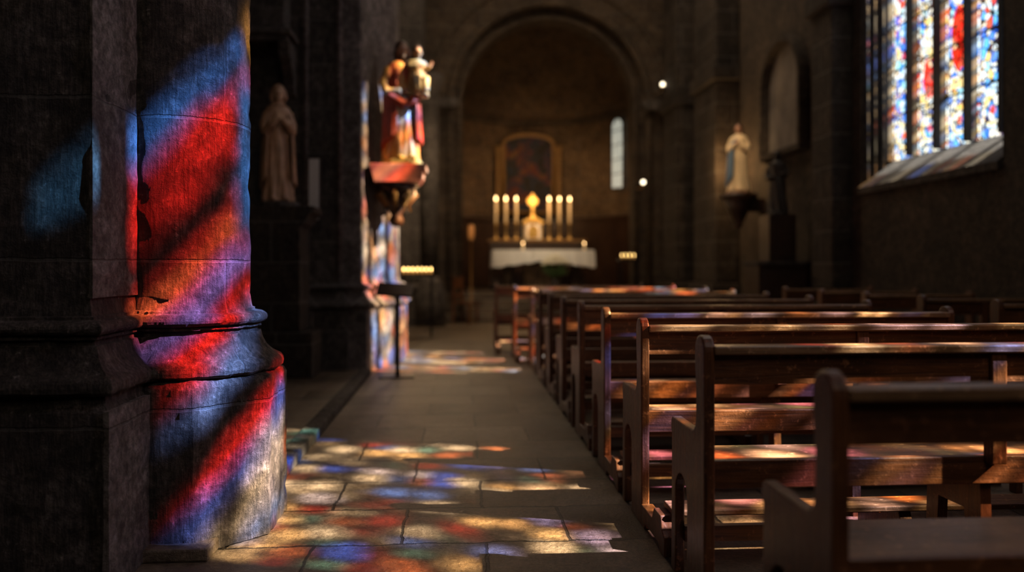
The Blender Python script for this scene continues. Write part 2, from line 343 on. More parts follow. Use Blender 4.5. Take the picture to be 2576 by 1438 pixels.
wn=window('window_1',[7.35,7.6,8.15,8.70,9.25,9.80],2.54,8.7,'glassfar',.56,.042,.13)
for k,(dx,r) in enumerate(((.06,.035),(.16,.03),(.27,.035))):
    MB().lathe([(r,2.3),(r,8.7)],(XW+dx,9.80,0),12).build('jamb_moulding','grey',wn,True)
window('window_2',[.87,1.5,2.3,3.1,3.9],2.54,8.0,'glassnear',.8,.013,.03)
struct(MB().box(-5.6,-1.02,3.3,8.9,0,.055).build('trim_1','floor',bevel=.01))
struct(MB().box(-1.10,-.98,4.05,8.9,0,.07).build('trim_2','grey',bevel=.012))
# ------------------------------------------------------------------ piers
def rect_ring(x0,x1,y0,y1,off,z,n=24):
    x0-=off;x1+=off;y0-=off;y1+=off;P=[]
    for (ax,ay),(bx,by) in (((x0,y0),(x1,y0)),((x1,y0),(x1,y1)),((x1,y1),(x0,y1)),((x0,y1),(x0,y0))):
        for i in range(n): P.append((ax+(bx-ax)*i/n,ay+(by-ay)*i/n,z))
    return P
def poly_ring(pts,off,z):
    P=[];n=len(pts)
    for i in range(n):
        p0,p1,p2=Vector(pts[i-1]),Vector(pts[i]),Vector(pts[(i+1)%n])
        a=(p1-p0).normalized(); b=(p2-p1).normalized()
        na=Vector((a.y,-a.x)); nb=Vector((b.y,-b.x)); m=(na+nb); m=m/max(.3,m.length_squared)*2
        q=p1+m*off; P.append((q.x,q.y,z))
    return P
def circ_ring(cx,cy,r,z,n=96): return [(cx+r*math.cos(2*PI*i/n),cy+r*math.sin(2*PI*i/n),z) for i in range(n)]
def oct_ring(cx,cy,ap,z,n=12):
    R=ap/math.cos(PI/8); V=[(cx+R*math.cos(PI/8+k*PI/4),cy+R*math.sin(PI/8+k*PI/4)) for k in range(8)]; P=[]
    for k in range(8):
        a,b=V[k],V[(k+1)%8]
        for i in range(n): P.append((a[0]+(b[0]-a[0])*i/n,a[1]+(b[1]-a[1])*i/n,z))
    return P
def torus_prof(o,zc,h,b,n=8): return [(o+b*math.cos(-PI/2+PI*i/n),zc+h*math.sin(-PI/2+PI*i/n)) for i in range(n+1)]
LOW=[(.11,.722),(.135,.726),(.150,.738),(.155,.755),(.152,.772),(.142,.784),(.130,.790),(.112,.800),(.094,.815),(.078,.833),(.065,.853),(.055,.875),(.050,.893)]
SC=[(.048,.900),(.034,.903),(.034,.922),(.050,.925),(.050,.936)]
UP=torus_prof(.038,.966,.028,.042)
MOULD=LOW+SC+UP+[(.022,.998),(.022,1.008),(.010,1.012),(.004,1.04),(0,1.07)]
def zs(a,b,st): n=max(1,int((b-a)/st)); return [a+(b-a)*i/n for i in range(n+1)]
ZT=9.44
P1=thing('stone_pier','massive dark stone pier with round shaft and moulded base splashed with red and blue light','pillar',(0,0,0))
cx,cy,r=-1.28,3.80,.29
MB().rings([rect_ring(-3.4,-1.40,3.12,4.5,0,z,60) for z in zs(1.05,3,.04)+[ZT]]).rough(.014,3).build('pier_core','pier',P1)
MB().rings([rect_ring(-3.4,-1.40,3.12,4.5,o*.9,z,90) for o,z in MOULD]).rough(.005,14).build('core_base_moulding','pier',P1)
MB().rings([rect_ring(-3.4,-1.40,3.12,4.5,.11 if z<.68 else .095,z,60) for z in zs(0.005,.66,.04)+[.69,.73]]).rough(.014,4).build('core_plinth','pier',P1)
MB().rings([circ_ring(cx,cy,r,z,128) for z in zs(1.05,3,.025)+[ZT]]).rough(.008,5).build('round_shaft','pier',P1,True)
MB().rings([circ_ring(cx,cy,r+o,z,240) for o,z in MOULD]).rough(.0045,16,1.6).build('shaft_base_moulding','pier',P1)
MB().rings([oct_ring(cx,cy,.43,z,20) for z in zs(0.005,.66,.03)]+[oct_ring(cx,cy,.43,.69,20),oct_ring(cx,cy,.42,.712,20),oct_ring(cx,cy,.40,.725,20)]).rough(.008,8,1.5).build('octagonal_plinth','pier',P1)
MB().rings([[(-1.402,3.118,z),(-1.388,3.112,z),(-1.388,3.25,z),(-1.388,3.40,z),(-1.388,3.56,z),(-1.402,3.56,z)] for z in zs(1.08,3,.05)+[9.4]]).rough(.010,6).build('worn_edge','pierpale',P1)
MB().rings([[(-1.30,2.995,z),(-1.276,2.99,z),(-1.276,3.14,z),(-1.276,3.28,z),(-1.276,3.42,z),(-1.30,3.42,z)] for z in zs(0.005,.67,.05)]).rough(.012,6).build('worn_edge','pierpale',P1)
def compound(name,label,polys,mat,ztop,group=None):
    t=thing(name,label,'pillar',(0,0,0),0,group)
    for q in polys:
        if len(q)==4 and not isinstance(q[0],tuple): x0,x1,y0,y1=q; q=[(x0,y0),(x1,y0),(x1,y1),(x0,y1)]
        MB().rings([poly_ring(q,0,z) for z in (1.05,ztop)]).build('pilaster',mat,t,bevel=.02)
        MB().rings([poly_ring(q,o,z) for o,z in MOULD]).build('base_moulding',mat,t)
        MB().rings([poly_ring(q,o,z) for o,z in ((.11,0.004),(.11,.68),(.10,.725))]).build('plinth',mat,t)
    return t
P2=compound('stone_pier','stepped grey stone pier with tall pilasters beside the painted statue of man and child',
   [(-3.3,-1.73,9.0,10.9),(-1.73,-1.36,9.1,10.9)],'grey',ZT)
fp=[(-1.36,9.2),(-1.13,9.2),(-.82,10.2),(-.82,10.9),(-1.36,10.9)]
MB().rings([poly_ring(fp,0,z) for z in (1.05,ZT)]).build('pilaster','pierpale',P2,bevel=.02)
MB().rings([poly_ring(fp,o,z) for o,z in MOULD]).build('base_moulding','pierpale',P2)
MB().rings([poly_ring(fp,o,z) for o,z in ((.11,0.004),(.11,.68),(.10,.725))]).build('plinth','pierpale',P2)
for x,y in ((-1.72,9.02),(-1.36,9.12)):
    MB().lathe([(.035,1.05),(.035,ZT)],(x,y,0),12).build('lit_edge_roll','pierpale',P2,True)  # thin pale rolls paint the light caught along the pier steps
t=thing('niche_canopy','dark moulded stone cornice with scrolled end above the brown robed statue','cornice',(-2.35,8.83,3.6))
MB().box(-1.1,.52,-.25,.15,0,.06).box(-1.1,.57,-.3,.15,.06,.12).box(-1.1,.47,-.15,.15,.12,1.9).build('cornice','grey',t,bevel=.01)
MB().prism([(.15,0),(.15,-.55),(.06,-.5),(.02,-.35),(-.08,-.25),(-.2,-.15),(-.25,0)],.42,.54,'x').build('scroll_bracket','grey',t,bevel=.01)
# ------------------------------------------------------------------ chancel arch wall, apse
AX=2.05; AY=18.0
def archwall(y0,y1,r,spring,x0,x1,z1,mat,name):
    pts=[(x0,0),(AX-r,0)]+[(AX+r*math.cos(PI-PI*i/32),spring+r*math.sin(PI-PI*i/32)) for i in range(33)]+[(AX+r,0),(x1,0),(x1,z1),(x0,z1)]
    return struct(MB().prism(pts,y0,y1,'y').build(name,mat))
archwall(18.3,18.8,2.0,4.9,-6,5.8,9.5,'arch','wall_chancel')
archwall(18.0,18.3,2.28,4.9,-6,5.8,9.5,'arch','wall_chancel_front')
def arc_tube(rr,y,rad,name,mat='arch'):
    pts=[(AX-rr,y,.7)]+[(AX+rr*math.cos(PI-PI*i/40),y,4.9+rr*math.sin(PI-PI*i/40)) for i in range(41)]+[(AX+rr,y,.7)]
    return struct(MB().tube(pts,rad,10).build(name,mat,None,True))
arc_tube(2.28,17.98,.08,'trim_3'); arc_tube(2.05,18.28,.07,'trim_4'); arc_tube(2.75,17.98,.06,'trim_5')
for x,lab in ((AX-2.5,'carved stone impost block at the left spring of the chancel arch'),(AX+2.5,'carved stone impost block at the right spring of the chancel arch')):
    t=tag(MB().prism([(-.35,0),(-.42,.08),(-.42,.2),(.42,.2),(.42,.08),(.35,0)],-.3,.02,'y').build('impost','grey',bevel=.01),lab,'capital','chancel arch imposts'); t.location=(x,17.98,4.75)
RA=2.6; YA=20.6
a=[PI-PI*i/48 for i in range(49)]
ap=MB()
def apring(rr,z): return [(AX-rr,18.7,z)]+[(AX+rr*math.cos(t),YA+rr*math.sin(t),z) for t in a]+[(AX+rr,18.7,z)]
ap.rings([apring(RA,z) for z in (0,5.4)],False,False)
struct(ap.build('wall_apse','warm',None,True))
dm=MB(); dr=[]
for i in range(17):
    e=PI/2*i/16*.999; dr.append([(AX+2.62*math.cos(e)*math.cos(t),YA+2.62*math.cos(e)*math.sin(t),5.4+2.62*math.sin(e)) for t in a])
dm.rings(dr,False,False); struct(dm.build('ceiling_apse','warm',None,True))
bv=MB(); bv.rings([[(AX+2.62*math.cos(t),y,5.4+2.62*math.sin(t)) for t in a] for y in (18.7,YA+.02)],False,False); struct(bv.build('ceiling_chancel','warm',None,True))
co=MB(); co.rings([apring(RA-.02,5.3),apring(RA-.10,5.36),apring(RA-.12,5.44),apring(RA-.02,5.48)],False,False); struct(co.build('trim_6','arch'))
wp=MB(); wp.rings([apring(RA-.02,.6),apring(RA-.05,.62),apring(RA-.05,2.5),apring(RA-.1,2.52),apring(RA-.1,2.6),apring(RA-.01,2.62)],False,False); struct(wp.build('trim_7','dwood'))
st=MB()
for k in range(4): st.box(AX-2.0 if k else AX-2.4,AX+2.0 if k else AX+2.4,17.1+.33*k,23.1,.15*k,.15*(k+1))
struct(st.build('floor_sanctuary','floor',bevel=.01))
ZS=.60
aw=bpy.data.objects.new('window_4',None); C.objects.link(aw); struct(aw)
ang=math.atan2(1.05,2.31); aw.location=(AX+2.54*math.cos(ang),YA+2.54*math.sin(ang),3.35); aw.rotation_euler=(0,0,ang-PI/2)
pts=[(-.24,0)]+[( .24*math.cos(PI*i/12)*-1,1.7+.24*math.sin(PI*i/12)) for i in range(13)]+[(.24,0)]
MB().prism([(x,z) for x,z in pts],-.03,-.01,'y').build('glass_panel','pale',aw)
q=MB(); q.tube([(x*1.12,-.04,z) for x,z in pts]+[(-.27,-.04,0)],.035,8)
q.box(-.01,.01,-.05,-.03,0,1.95)
for z in (.4,.8,1.2,1.6): q.box(-.24,.24,-.05,-.03,z-.01,z+.01)
q.build('window_frame','arch',aw)
# ------------------------------------------------------------------ pews
def prof_end():
    p=[(0,0),(0,.905)]+arcpts(.055,.905,.055,180,0,10)[1:]+[(.108,.84),(.098,.76),(.098,.67),(.106,.635),(.124,.615),(.15,.608),(.40,.608)]+arcpts(.41,.59,.018,90,0,4)+[(.43,.56),(.42,.545),(.42,.45),(.43,0),(.37,0),(.37,.33)]+arcpts(.29,.33,.08,0,180,12)+[(.21,.33),(.21,0)]
    q=[p[0]]
    for a_ in p[1:]:
        if (Vector(a_)-Vector(q[-1])).length>.004: q.append(a_)
    return q
def make_pew(W):
    t=thing('church_pew','x','pew')
    for x in (0,W-.04):
        MB().prism(prof_end(),x,x+.04,'x').build('end_panel','woodv',t,bevel=.007)
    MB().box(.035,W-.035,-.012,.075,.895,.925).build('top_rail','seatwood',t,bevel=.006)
    MB().box(.035,W-.035,.02,.045,.79,.895).build('backboard','wood',t)
    MB().box(.035,W-.035,.045,.075,.42,.52).build('lower_back_rail','wood',t,bevel=.004)
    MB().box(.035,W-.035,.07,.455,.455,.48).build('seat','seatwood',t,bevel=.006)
    MB().box(.035,W-.035,.27,.30,.36,.455).build('seat_apron','wood',t)
    MB().box(W/2-.028,W/2+.028,.0,.05,.50,.895).build('middle_post','woodv',t,bevel=.004)
    MB().prism([(.06,0),(.08,.455),(.40,.455),(.42,0),(.35,0),(.33,.3),(.17,.3),(.14,0)],W/2-.02,W/2+.02,'x').build('middle_leg','woodv',t)
    MB().box(.035,W-.035,.35,.38,.13,.19).build('stretcher','wood',t)
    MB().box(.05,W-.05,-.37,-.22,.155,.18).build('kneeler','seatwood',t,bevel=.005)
    for x in (.0,W/2-.03,W-.055):
        MB().prism([(0,0),(0,.10),(-.20,.10),(-.24,.155),(-.35,.155),(-.37,.10),(-.41,.08),(-.41,0),(-.34,0),(-.32,.03),(-.08,.03),(-.06,0)],x,x+.055,'x').build('kneeler_foot','woodv',t,bevel=.004)
    return t
pm=make_pew(2.13); ORD=['first','second','third','fourth','fifth','sixth','seventh','eighth','ninth','tenth','eleventh','twelfth']
for n in range(11):
    o=pm if n==0 else copy_tree(pm)
    x=.84 if n<9 else (.70 if n==9 else .50)
    o.location=(x,1.74+.95*n,0)
    o['label']=('worn dark brown wooden pew nearest the camera, cut by the right edge' if n==0 else
      'brown wooden pew, %s row from the camera in the block beside the aisle'%ORD[n] if n<10 else 'front row brown wooden pew closest to the altar beside the aisle'); o['group']='pews beside the aisle'
ps=make_pew(1.1)
for n in range(5):
    o=ps if n==0 else copy_tree(ps)
    o.location=(3.92,1.74+.95*(4+n),0)
    o['label']='short dark pew under the stained glass wall, %s row of that block'%ORD[n]; o['group']='short pews by the right wall'
# ------------------------------------------------------------------ statues
def robe_rings(H,w=1.0,lean=0,folds=9,amp=.12,seg=108):
    P=[(0,.15,.12),(.03,.152,.122),(.12,.140,.112),(.25,.128,.102),(.38,.124,.10),(.48,.122,.098),(.57,.108,.088),(.62,.100,.083),(.70,.118,.088),(.76,.128,.085),(.795,.118,.072),(.82,.075,.055),(.84,.038,.04),(.87,.032,.035)]
    rs=[]
    for z,rx,ry in P:
        am=amp*max(0,1-z/.75); r=[]
        for i in range(seg):
            t=2*PI*i/seg; k=1+am*math.sin(folds*t+z*6+1.3*math.sin(2*t))+am*.5*math.sin(folds*2*t-z*9)
            r.append((H*(w*rx*k*math.cos(t)+lean*z*(1-z)*.3),H*(w*ry*k*math.sin(t)),H*z))
        rs.append(r)
    return rs
def hand(m,p,d,H):
    p=Vector(p); d=Vector(d).normalized(); m.ball(p,(.016*H,.012*H,.02*H),10)
    s=d.cross(Vector((0,1,0)));
    if s.length<.1: s=Vector((1,0,0))
    s.normalize()
    for k,l in ((-1.5,.030),(-.5,.036),(.5,.034),(1.5,.027)):
        m.tube([p+s*k*.0075*H,p+s*k*.0085*H+d*l*.55*H,p+s*k*.008*H+d*l*H+Vector((0,-.004*H,0))],[.0055*H,.005*H,.0035*H],6)
    m.tube([p-s*.012*H,p-s*.022*H+d*.012*H,p-s*.022*H+d*.024*H],[.006*H,.005*H,.0035*H],6)
def head_part(H,c,skin,hair,parent,beard=False,vox=.008,names=('head','hair')):
    m=MB(); x,y,z=c
    m.ball((x,y,z),(.046*H,.054*H,.066*H),20); m.ball((x,y-.012*H,z-.035*H),(.033*H,.04*H,.036*H))
    m.tube([(x,y-.05*H,z+.012*H),(x,y-.064*H,z-.012*H),(x,y-.05*H,z-.018*H)],[.006*H,.010*H,.006*H],8)
    m.ball((x,y-.047*H,z-.035*H),(.014*H,.008*H,.005*H),10)
    for s in (-1,1):
        m.ball((x+s*.046*H,y,z-.005*H),(.007*H,.012*H,.017*H),8); m.ball((x+s*.018*H,y-.047*H,z+.008*H),(.009*H,.006*H,.005*H),8)
    m.tube([(x,y+.005*H,z-.04*H),(x,y+.008*H,z-.10*H)],[.03*H,.034*H],12)
    h=m.build(names[0],skin,parent,True,remesh=vox)
    m=MB(); m.ball((x,y+.014*H,z+.018*H),(.055*H,.058*H,.064*H),20); m.ball((x,y+.035*H,z-.04*H),(.055*H,.034*H,.07*H if names[0]=='head' else .04*H),16)
    if names[0]=='head':
        for s in (-1,1): m.tube([(x+s*.045*H,y,z+.03*H),(x+s*.054*H,y+.005*H,z-.03*H),(x+s*.05*H,y-.005*H,z-.095*H)],[.016*H,.02*H,.012*H],8)
    m.build(names[1],hair,parent,True,remesh=vox)
    if beard:
        m=MB(); m.ball((x,y-.033*H,z-.062*H),(.03*H,.024*H,.032*H)); m.build('beard',hair,parent,True)
def statue(name,label,loc,H,rz,robe,skin,hair,mantle=None,pose='pray',beard=False,child=False,basemat=None,w=1.0,vox=.011,a0=-58,a1=238):
    t=thing(name,label,'statue',loc,rz)
    MB().lathe([(.17*H,0),(.175*H,.01*H),(.175*H,.03*H),(.16*H,.045*H)],(0,0,0),8).build('statue_base',basemat or robe,t)
    g=MB(); zo=.04*H
    g.rings([[(x,y,z*.955+zo) for x,y,z in r] for r in robe_rings(H,w)])
    ws=w
    if pose=='pray':
        for s in (-1,1):
            g.tube([(s*.095*H*ws,0,.76*H),(s*.135*H*ws,-.01*H,.66*H),(s*.125*H*ws,-.05*H,.60*H),(s*.06*H,-.105*H,.655*H),(s*.02*H,-.125*H,.69*H)],[.042*H,.042*H,.042*H,.036*H,.024*H],12)
            hm=MB(); hand(hm,(s*.012*H,-.135*H,.70*H),(0,-.1,1),H); hm.build('hand',skin,t,True,remesh=.004*H)
    else:
        g.tube([(-.095*H,0,.76*H),(-.145*H,-.01*H,.64*H),(-.13*H,-.06*H,.56*H),(-.04*H,-.125*H,.565*H)],[.045*H,.044*H,.04*H,.03*H],12)
        g.tube([(.095*H,0,.76*H),(.145*H,-.01*H,.64*H),(.15*H,-.07*H,.59*H),(.10*H,-.13*H,.62*H)],[.045*H,.044*H,.04*H,.03*H],12)
        hm=MB(); hand(hm,(-.02*H,-.135*H,.57*H),(1,0,.1),H); hm.build('hand',skin,t,True,remesh=.004*H)
        hm=MB(); hand(hm,(.09*H,-.15*H,.63*H),(-.7,-.1,.4),H); hm.build('hand',skin,t,True,remesh=.004*H)
    for s in (-1,1): g.ball((s*.05*H,-.11*H,.055*H),(.03*H,.05*H,.02*H),12)
    g.build('robe',robe,t,True,remesh=vox)
    head_part(H,(0,-.012*H,.915*H),skin,hair,t,beard)
    if mantle:
        rs=[]
        for i in range(25):
            u=i/24; r=[]
            for k in range(61):
                f=k/60
                th=math.radians(a0+(a1-a0)*f)
                zz=(.815-(.74-.22*abs(f-.5)**1.5*2)*u)*H
                rr=(.075+.072*min(1,u*3.5)+.022*u)*H
                wv=1+.09*u*math.sin(k*.75+u*2.5)+.04*math.sin(k*1.9)
                r.append((rr*w*math.cos(th)*wv,rr*.84*math.sin(th)*wv,zz))
            rs.append(r)
        m=MB(); m.rings(rs,False,False); m.build('mantle',mantle,t,True,solid=.012*H)
        if pose=='hold':
            MB().tube([(-.14*H,.0,.60*H),(-.11*H,-.09*H,.52*H),(-.03*H,-.13*H,.47*H),(.06*H,-.125*H,.50*H),(.12*H,-.07*H,.56*H)],[.03*H,.038*H,.034*H,.036*H,.03*H],10).build('mantle_fold',mantle,t,True)
    if child:
        h=.50*H; ox,oy,oz=.10*H,-.09*H,.50*H
        m=MB(); m.rings([[(x*1.15+ox,y*1.15+oy,z*.70+oz+.04*H) for x,y,z in r] for r in robe_rings(h,1.05,amp=.09)])
        # bent knees of the seated child and both sleeves, held close
        for s in (-1,1):
            m.tube([(ox+s*.06*h,oy-.02*h,oz+.22*h+.04*H),(ox+s*.075*h,oy-.17*h,oz+.25*h+.04*H),(ox+s*.07*h,oy-.19*h,oz+.06*h+.04*H)],[.075*h,.075*h,.06*h],10)
        m.tube([(ox+.10*h,oy,oz+.54*h+.04*H),(ox+.16*h,oy-.04*h,oz+.46*h+.04*H),(ox+.17*h,oy-.13*h,oz+.48*h+.04*H)],[.045*h,.045*h,.034*h],10)
        m.tube([(ox-.10*h,oy,oz+.54*h+.04*H),(ox-.14*h,oy-.06*h,oz+.44*h+.04*H),(ox-.04*h,oy-.14*h,oz+.44*h+.04*H)],[.045*h,.045*h,.034*h],10)
        m.build('child_tunic','tunic',t,True,remesh=vox*.8)
        head_part(h*1.45,(ox,oy-.02*h,oz+.70*h+.04*H),skin,hair,t,False,.006,('child_head','child_hair'))
        m=MB(); hand(m,(ox+.175*h,oy-.16*h,oz+.50*h+.04*H),(.1,-.3,1),h*1.3); m.build('child_hand',skin,t,True,remesh=.003)
        m=MB(); hand(m,(ox-.02*h,oy-.16*h,oz+.44*h+.04*H),(1,-.2,.1),h*1.3); m.build('child_hand',skin,t,True,remesh=.003)
        for s in (-1,1):
            m=MB(); m.ball((ox+s*.07*h,oy-.21*h,oz-.01*h+.04*H),(.035*h,.065*h,.03*h),10); m.build('child_foot',skin,t,True)
    return t
p=at(700,522,8.45)
statue('robed_statue','brown carved statue of a praying robed figure on a stone ledge left of the pier',p,1.32,math.radians(18),'carved','carvedpale','carved',mantle='carved',pose='pray',basemat='grey',w=.78,a0=-40,a1=220)
t=thing('statue_pedestal','dark moulded stone ledge carrying the brown praying statue','pedestal',(p.x,p.y,p.z))
MB().prism([(-.42,0),(-.42,-.06),(-.36,-.10),(-.34,-.16),(-.28,-.22),(-.28,-1.3),(.28,-1.3),(.28,-.22),(.34,-.16),(.36,-.10),(.42,-.06),(.42,0)],-.28,.26,'y').build('pedestal_block','wall',t,bevel=.01)
MB().prism([(-.42,-1.3),(-.42,-p.z+.056),(.42,-p.z+.056),(.42,-1.3)],-.34,.26,'y').build('pedestal_base','wall',t,bevel=.02)
p=at(1010,418,9.45); ST2=p
statue('painted_statue','painted statue of a bearded man in a red mantle holding a child on his arm',p,1.50,math.radians(22),'robe','skin','hair',mantle='redmantle',pose='hold',beard=True,child=True,basemat='gold',w=.92)
t=thing('statue_bracket','pinkish moulded wall bracket under the painted statue of the man with a child','bracket',(p.x,p.y,p.z))
MB().prism([(-.36,0),(.30,0),(.30,-.06),(.26,-.09),(.26,-.15),(.2,-.22),(-.3,-.22)],-.27,.27,'y').build('bracket_slab','pink',t,bevel=.012)
MB().lathe([(.02,-.72),(.07,-.70),(.09,-.64),(.06,-.58),(.12,-.48),(.17,-.40),(.15,-.36),(.22,-.28),(.25,-.22)],(-.06,0,0),20).build('bracket_corbel','dwood',t,True)
for k in range(8):
    aa=k*PI/4
    MB().tube([(-.06+.20*math.cos(aa),.20*math.sin(aa),-.24),(-.06+.23*math.cos(aa),.23*math.sin(aa),-.34),(-.06+.13*math.cos(aa),.13*math.sin(aa),-.46),(-.06+.17*math.cos(aa),.17*math.sin(aa),-.54)],[.03,.035,.028,.012],8).build('carved_leaf','dullgold',t,True)
p=at(1858,488,13.4); ps3=p
statue('painted_statue','pale robed statue with a blue mantle on a dark corbel on the right wall',p,1.20,math.radians(-30),'cream','skin','hair',mantle='blue',pose='pray',basemat='carved',w=.95,a0=60,a1=250)
t=thing('statue_bracket','dark carved corbel tapering to a point under the pale robed statue','bracket',(p.x,p.y,p.z))
MB().lathe([(.03,-.58),(.07,-.55),(.06,-.5),(.13,-.38),(.15,-.3),(.24,-.16),(.22,-.12),(.31,-.07),(.31,0)],(0,0,0),20).build('corbel','dwood',t,True)
MB().box(0,XW-p.x,-.12,.12,-.3,-.08).build('bracket_arm','dwood',t)
p=at(1989,655,11.6); p.x-=.2; p.x=min(p.x,4.62)
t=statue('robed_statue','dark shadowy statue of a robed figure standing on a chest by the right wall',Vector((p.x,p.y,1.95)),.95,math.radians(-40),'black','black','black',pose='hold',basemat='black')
t=thing('side_altar_chest','dark wooden side altar chest with a pale top below the shadowy statue','chest',(p.x,p.y,0))
MB().box(-.38,.38,-.28,.28,0,1.22).build('chest_body','dwood',t,bevel=.01)
MB().box(-.42,.42,-.34,.34,1.22,1.27).build('chest_top','grey',t,bevel=.008)
MB().box(-.2,.2,-.2,.2,1.27,1.95).build('plinth_block','dwood',t,bevel=.01)
MB().box(-.32,.32,-.30,-.28,.15,1.12).build('door_panel','dwood',t,bevel=.01)
def yw(px,X=XW): 
    k=(px-1288)/F; return (X*cs-X*sn*k)/(sn+k*cs)
y0,y1=yw(2026),yw(1940)
nz0,nz1=1.2+300/F*12.4,1.2+450/F*12.4
def npts(g): return [(y0-g,nz0-g),(y0-g,nz1)]+[((y0+y1)/2+((y1-y0)/2+g)*math.cos(PI-PI*i/16),nz1+((y1-y0)/2+g)*math.sin(PI*i/16)) for i in range(1,16)]+[(y1+g,nz1),(y1+g,nz0-g)]
pts=npts(0)
b=bpy.data.objects.new('window_5',None); C.objects.link(b); struct(b)
MB().prism(pts,XW-.03,XW-.005,'x').build('blind_panel',plain('dim_plaster',(.15,.13,.11),.9,0,.4,3),b)
q=MB(); q.rings([[(XW-.01,u,v) for u,v in npts(.16)],[(XW-.16,u,v) for u,v in npts(.13)],[(XW-.16,u,v) for u,v in npts(.06)],[(XW-.02,u,v) for u,v in npts(-.01)]],True,False)
q.build('window_frame','plaster',b)
t=thing('wall_plaque','dark arched memorial plaque on the right wall between pilaster and stained glass','plaque',(XW-.031,yw(2117),2.15))
MB().prism([(-.22,0),(-.22,.7)]+arcpts(0,.7,.22,180,0,10)[1:]+[(.22,0)],-.04,.025,'x').build('plaque_panel','black',t)
MB().prism([(-.28,-.07),(-.28,0),(.28,0),(.28,-.07)],-.06,.025,'x').build('plaque_ledge','wall',t)
for (pa,pb,lab,dx) in ((2092,2040,'dark pilaster on the right wall between the plaque and the shadowy statue',.28),(1800,1745,'dark pilaster on the right wall next to the pale robed statue',.45),(1700,1668,'dark pilaster on the right wall closest to the chancel arch',.55)):
    X=XW-dx; ya,yb=yw(pa,X),yw(pb,X); yb=min(yb,17.55)
    if ya>yb-.3: ya=yb-.5
    t=thing('wall_pilaster',lab,'pillar',(0,0,0),0,'right wall pilasters')
    MB().box(X,XW-.002,ya,yb,.9,ZT).build('pilaster_shaft','wall',t,bevel=.03)
    MB().box(X-.1,XW-.002,ya-.08,yb+.08,0.004,.9).build('pilaster_base','wall',t,bevel=.03)
    MB().box(X-.08,XW-.002,ya-.06,yb+.06,4.6,4.85).build('pilaster_capital','wall',t,bevel=.03)
t=compound('stone_pier','distant warm lit pier at the left side of the chancel arch',[(-1.9,-.75,16.0,17.5)],'grey',ZT)
MB().lathe([(.2,1.0),(.2,4.7),(.24,4.75),(.3,4.95),(.3,5.05)],(-.62,16.1,0),24).build('round_shaft','grey',t,True)
MB().lathe([(.34,0.004),(.34,.7),(.28,.78),(.3,.84),(.22,.92),(.2,1.0)],(-.62,16.1,0),24).build('shaft_base','grey',t,True)
# ------------------------------------------------------------------ aisle furniture
p=at(1000,950,8.65)
t=thing('black_stand','slim black metal stand with tilted top plate in the aisle by the lit pier','stand',(p.x,p.y,0))
MB().box(-.19,.19,-.14,.14,0,.015).build('base_plate','iron',t,bevel=.004)
MB().lathe([(.028,.015),(.026,.03),(.024,.05),(.024,.93)],(0,0,0),16).build('pole','iron',t,True)
o=MB().box(-.20,.18,-.13,.13,-.01,.012).build('top_plate','iron',t,bevel=.003); o.location=(-.02,0,.945); o.rotation_euler=(math.radians(28),math.radians(4),0)
t=thing('notice_board','narrow pale notice board fixed on the pilaster beside the brown statue','board',(at(795,480,8.95).x,8.96,at(795,555,8.95).z))
MB().box(-.055,.055,-.015,.0,0,.68).build('board_panel','paper',t)
MB().box(-.07,.07,-.008,.025,-.015,0).box(-.07,.07,-.008,.025,.68,.695).box(-.07,-.055,-.008,.025,-.015,.695).box(.055,.07,-.008,.025,-.015,.695).build('board_frame','dwood',t)
def votive(name,label,loc,W,h):
    t=thing(name,label,'candle rack',loc)
    m=MB().box(-W/2,W/2,-.18,.18,h-.03,h); m.box(-W/2,W/2,-.18,-.165,h,h+.02).box(-W/2,W/2,.165,.18,h,h+.02); m.build('tray','iron',t)
    for sx in (-1,1):
        for sy in (-1,1): MB().tube([(sx*(W/2-.04),sy*.14,0),(sx*(W/2-.04),sy*.14,h-.03)],.014,8).build('leg','iron',t)
    MB().box(-W/2+.04,W/2-.04,-.01,.01,.25,.28).build('crossbar','iron',t)
    return t
cand0=None
def votive_candle(loc,label,group,h=.07):
    global cand0
    if cand0 is None:
        t=thing('votive_candle','x','candle')
        MB().lathe([(.016,0),(.018,.005),(.018,.055),(.016,.06)],(0,0,0),12).build('wax_body','smallwax',t,True)
        MB().lathe([(.003,.063),(.010,.08),(.009,.095),(.001,.12)],(0,0,0),8).build('flame','smallflame',t,True)
        cand0=t; o=t
    else: o=copy_tree(cand0)
    o.location=loc; o['label']=label; o['group']=group
    return o
p=at(1050,690,13.5)
votive('votive_rack','black iron rack of lit votive candles beyond the lit pier at left',(p.x,p.y,0),.56,p.z)
for i in range(7):
    for j in range(2):
        votive_candle((p.x-.23+.077*i,p.y-.08+.14*j,p.z),'small lit votive candle on the black rack beyond the lit pier','votive candles on the left rack')
p=at(1577,652,17.0)
votive('votive_rack','small iron rack of lit candles at the right of the altar steps',(p.x,16.7,0),.4,p.z)
for i in range(4): votive_candle((p.x-.13+.087*i,16.7,p.z),'small lit votive candle on the rack right of the altar','votive candles on the right rack')
p=at(1168,700,17.2)
t=thing('wooden_chair','small orange brown wooden chair at the left of the altar steps','chair',(p.x+.02,16.75,0),math.radians(60))
MB().box(-.2,.2,-.2,.2,.43,.46).build('seat','wood',t)
MB().box(-.2,.2,.17,.2,.75,.98).box(-.2,.2,.17,.2,.55,.62).build('backrest','wood',t)
for sx in (-1,1):
    for sy in (-1,1): MB().box(sx*.18-.02,sx*.18+.02,sy*.18-.02,sy*.18+.02,0,.43 if sy<0 else 1.0).build('leg','woodv',t)
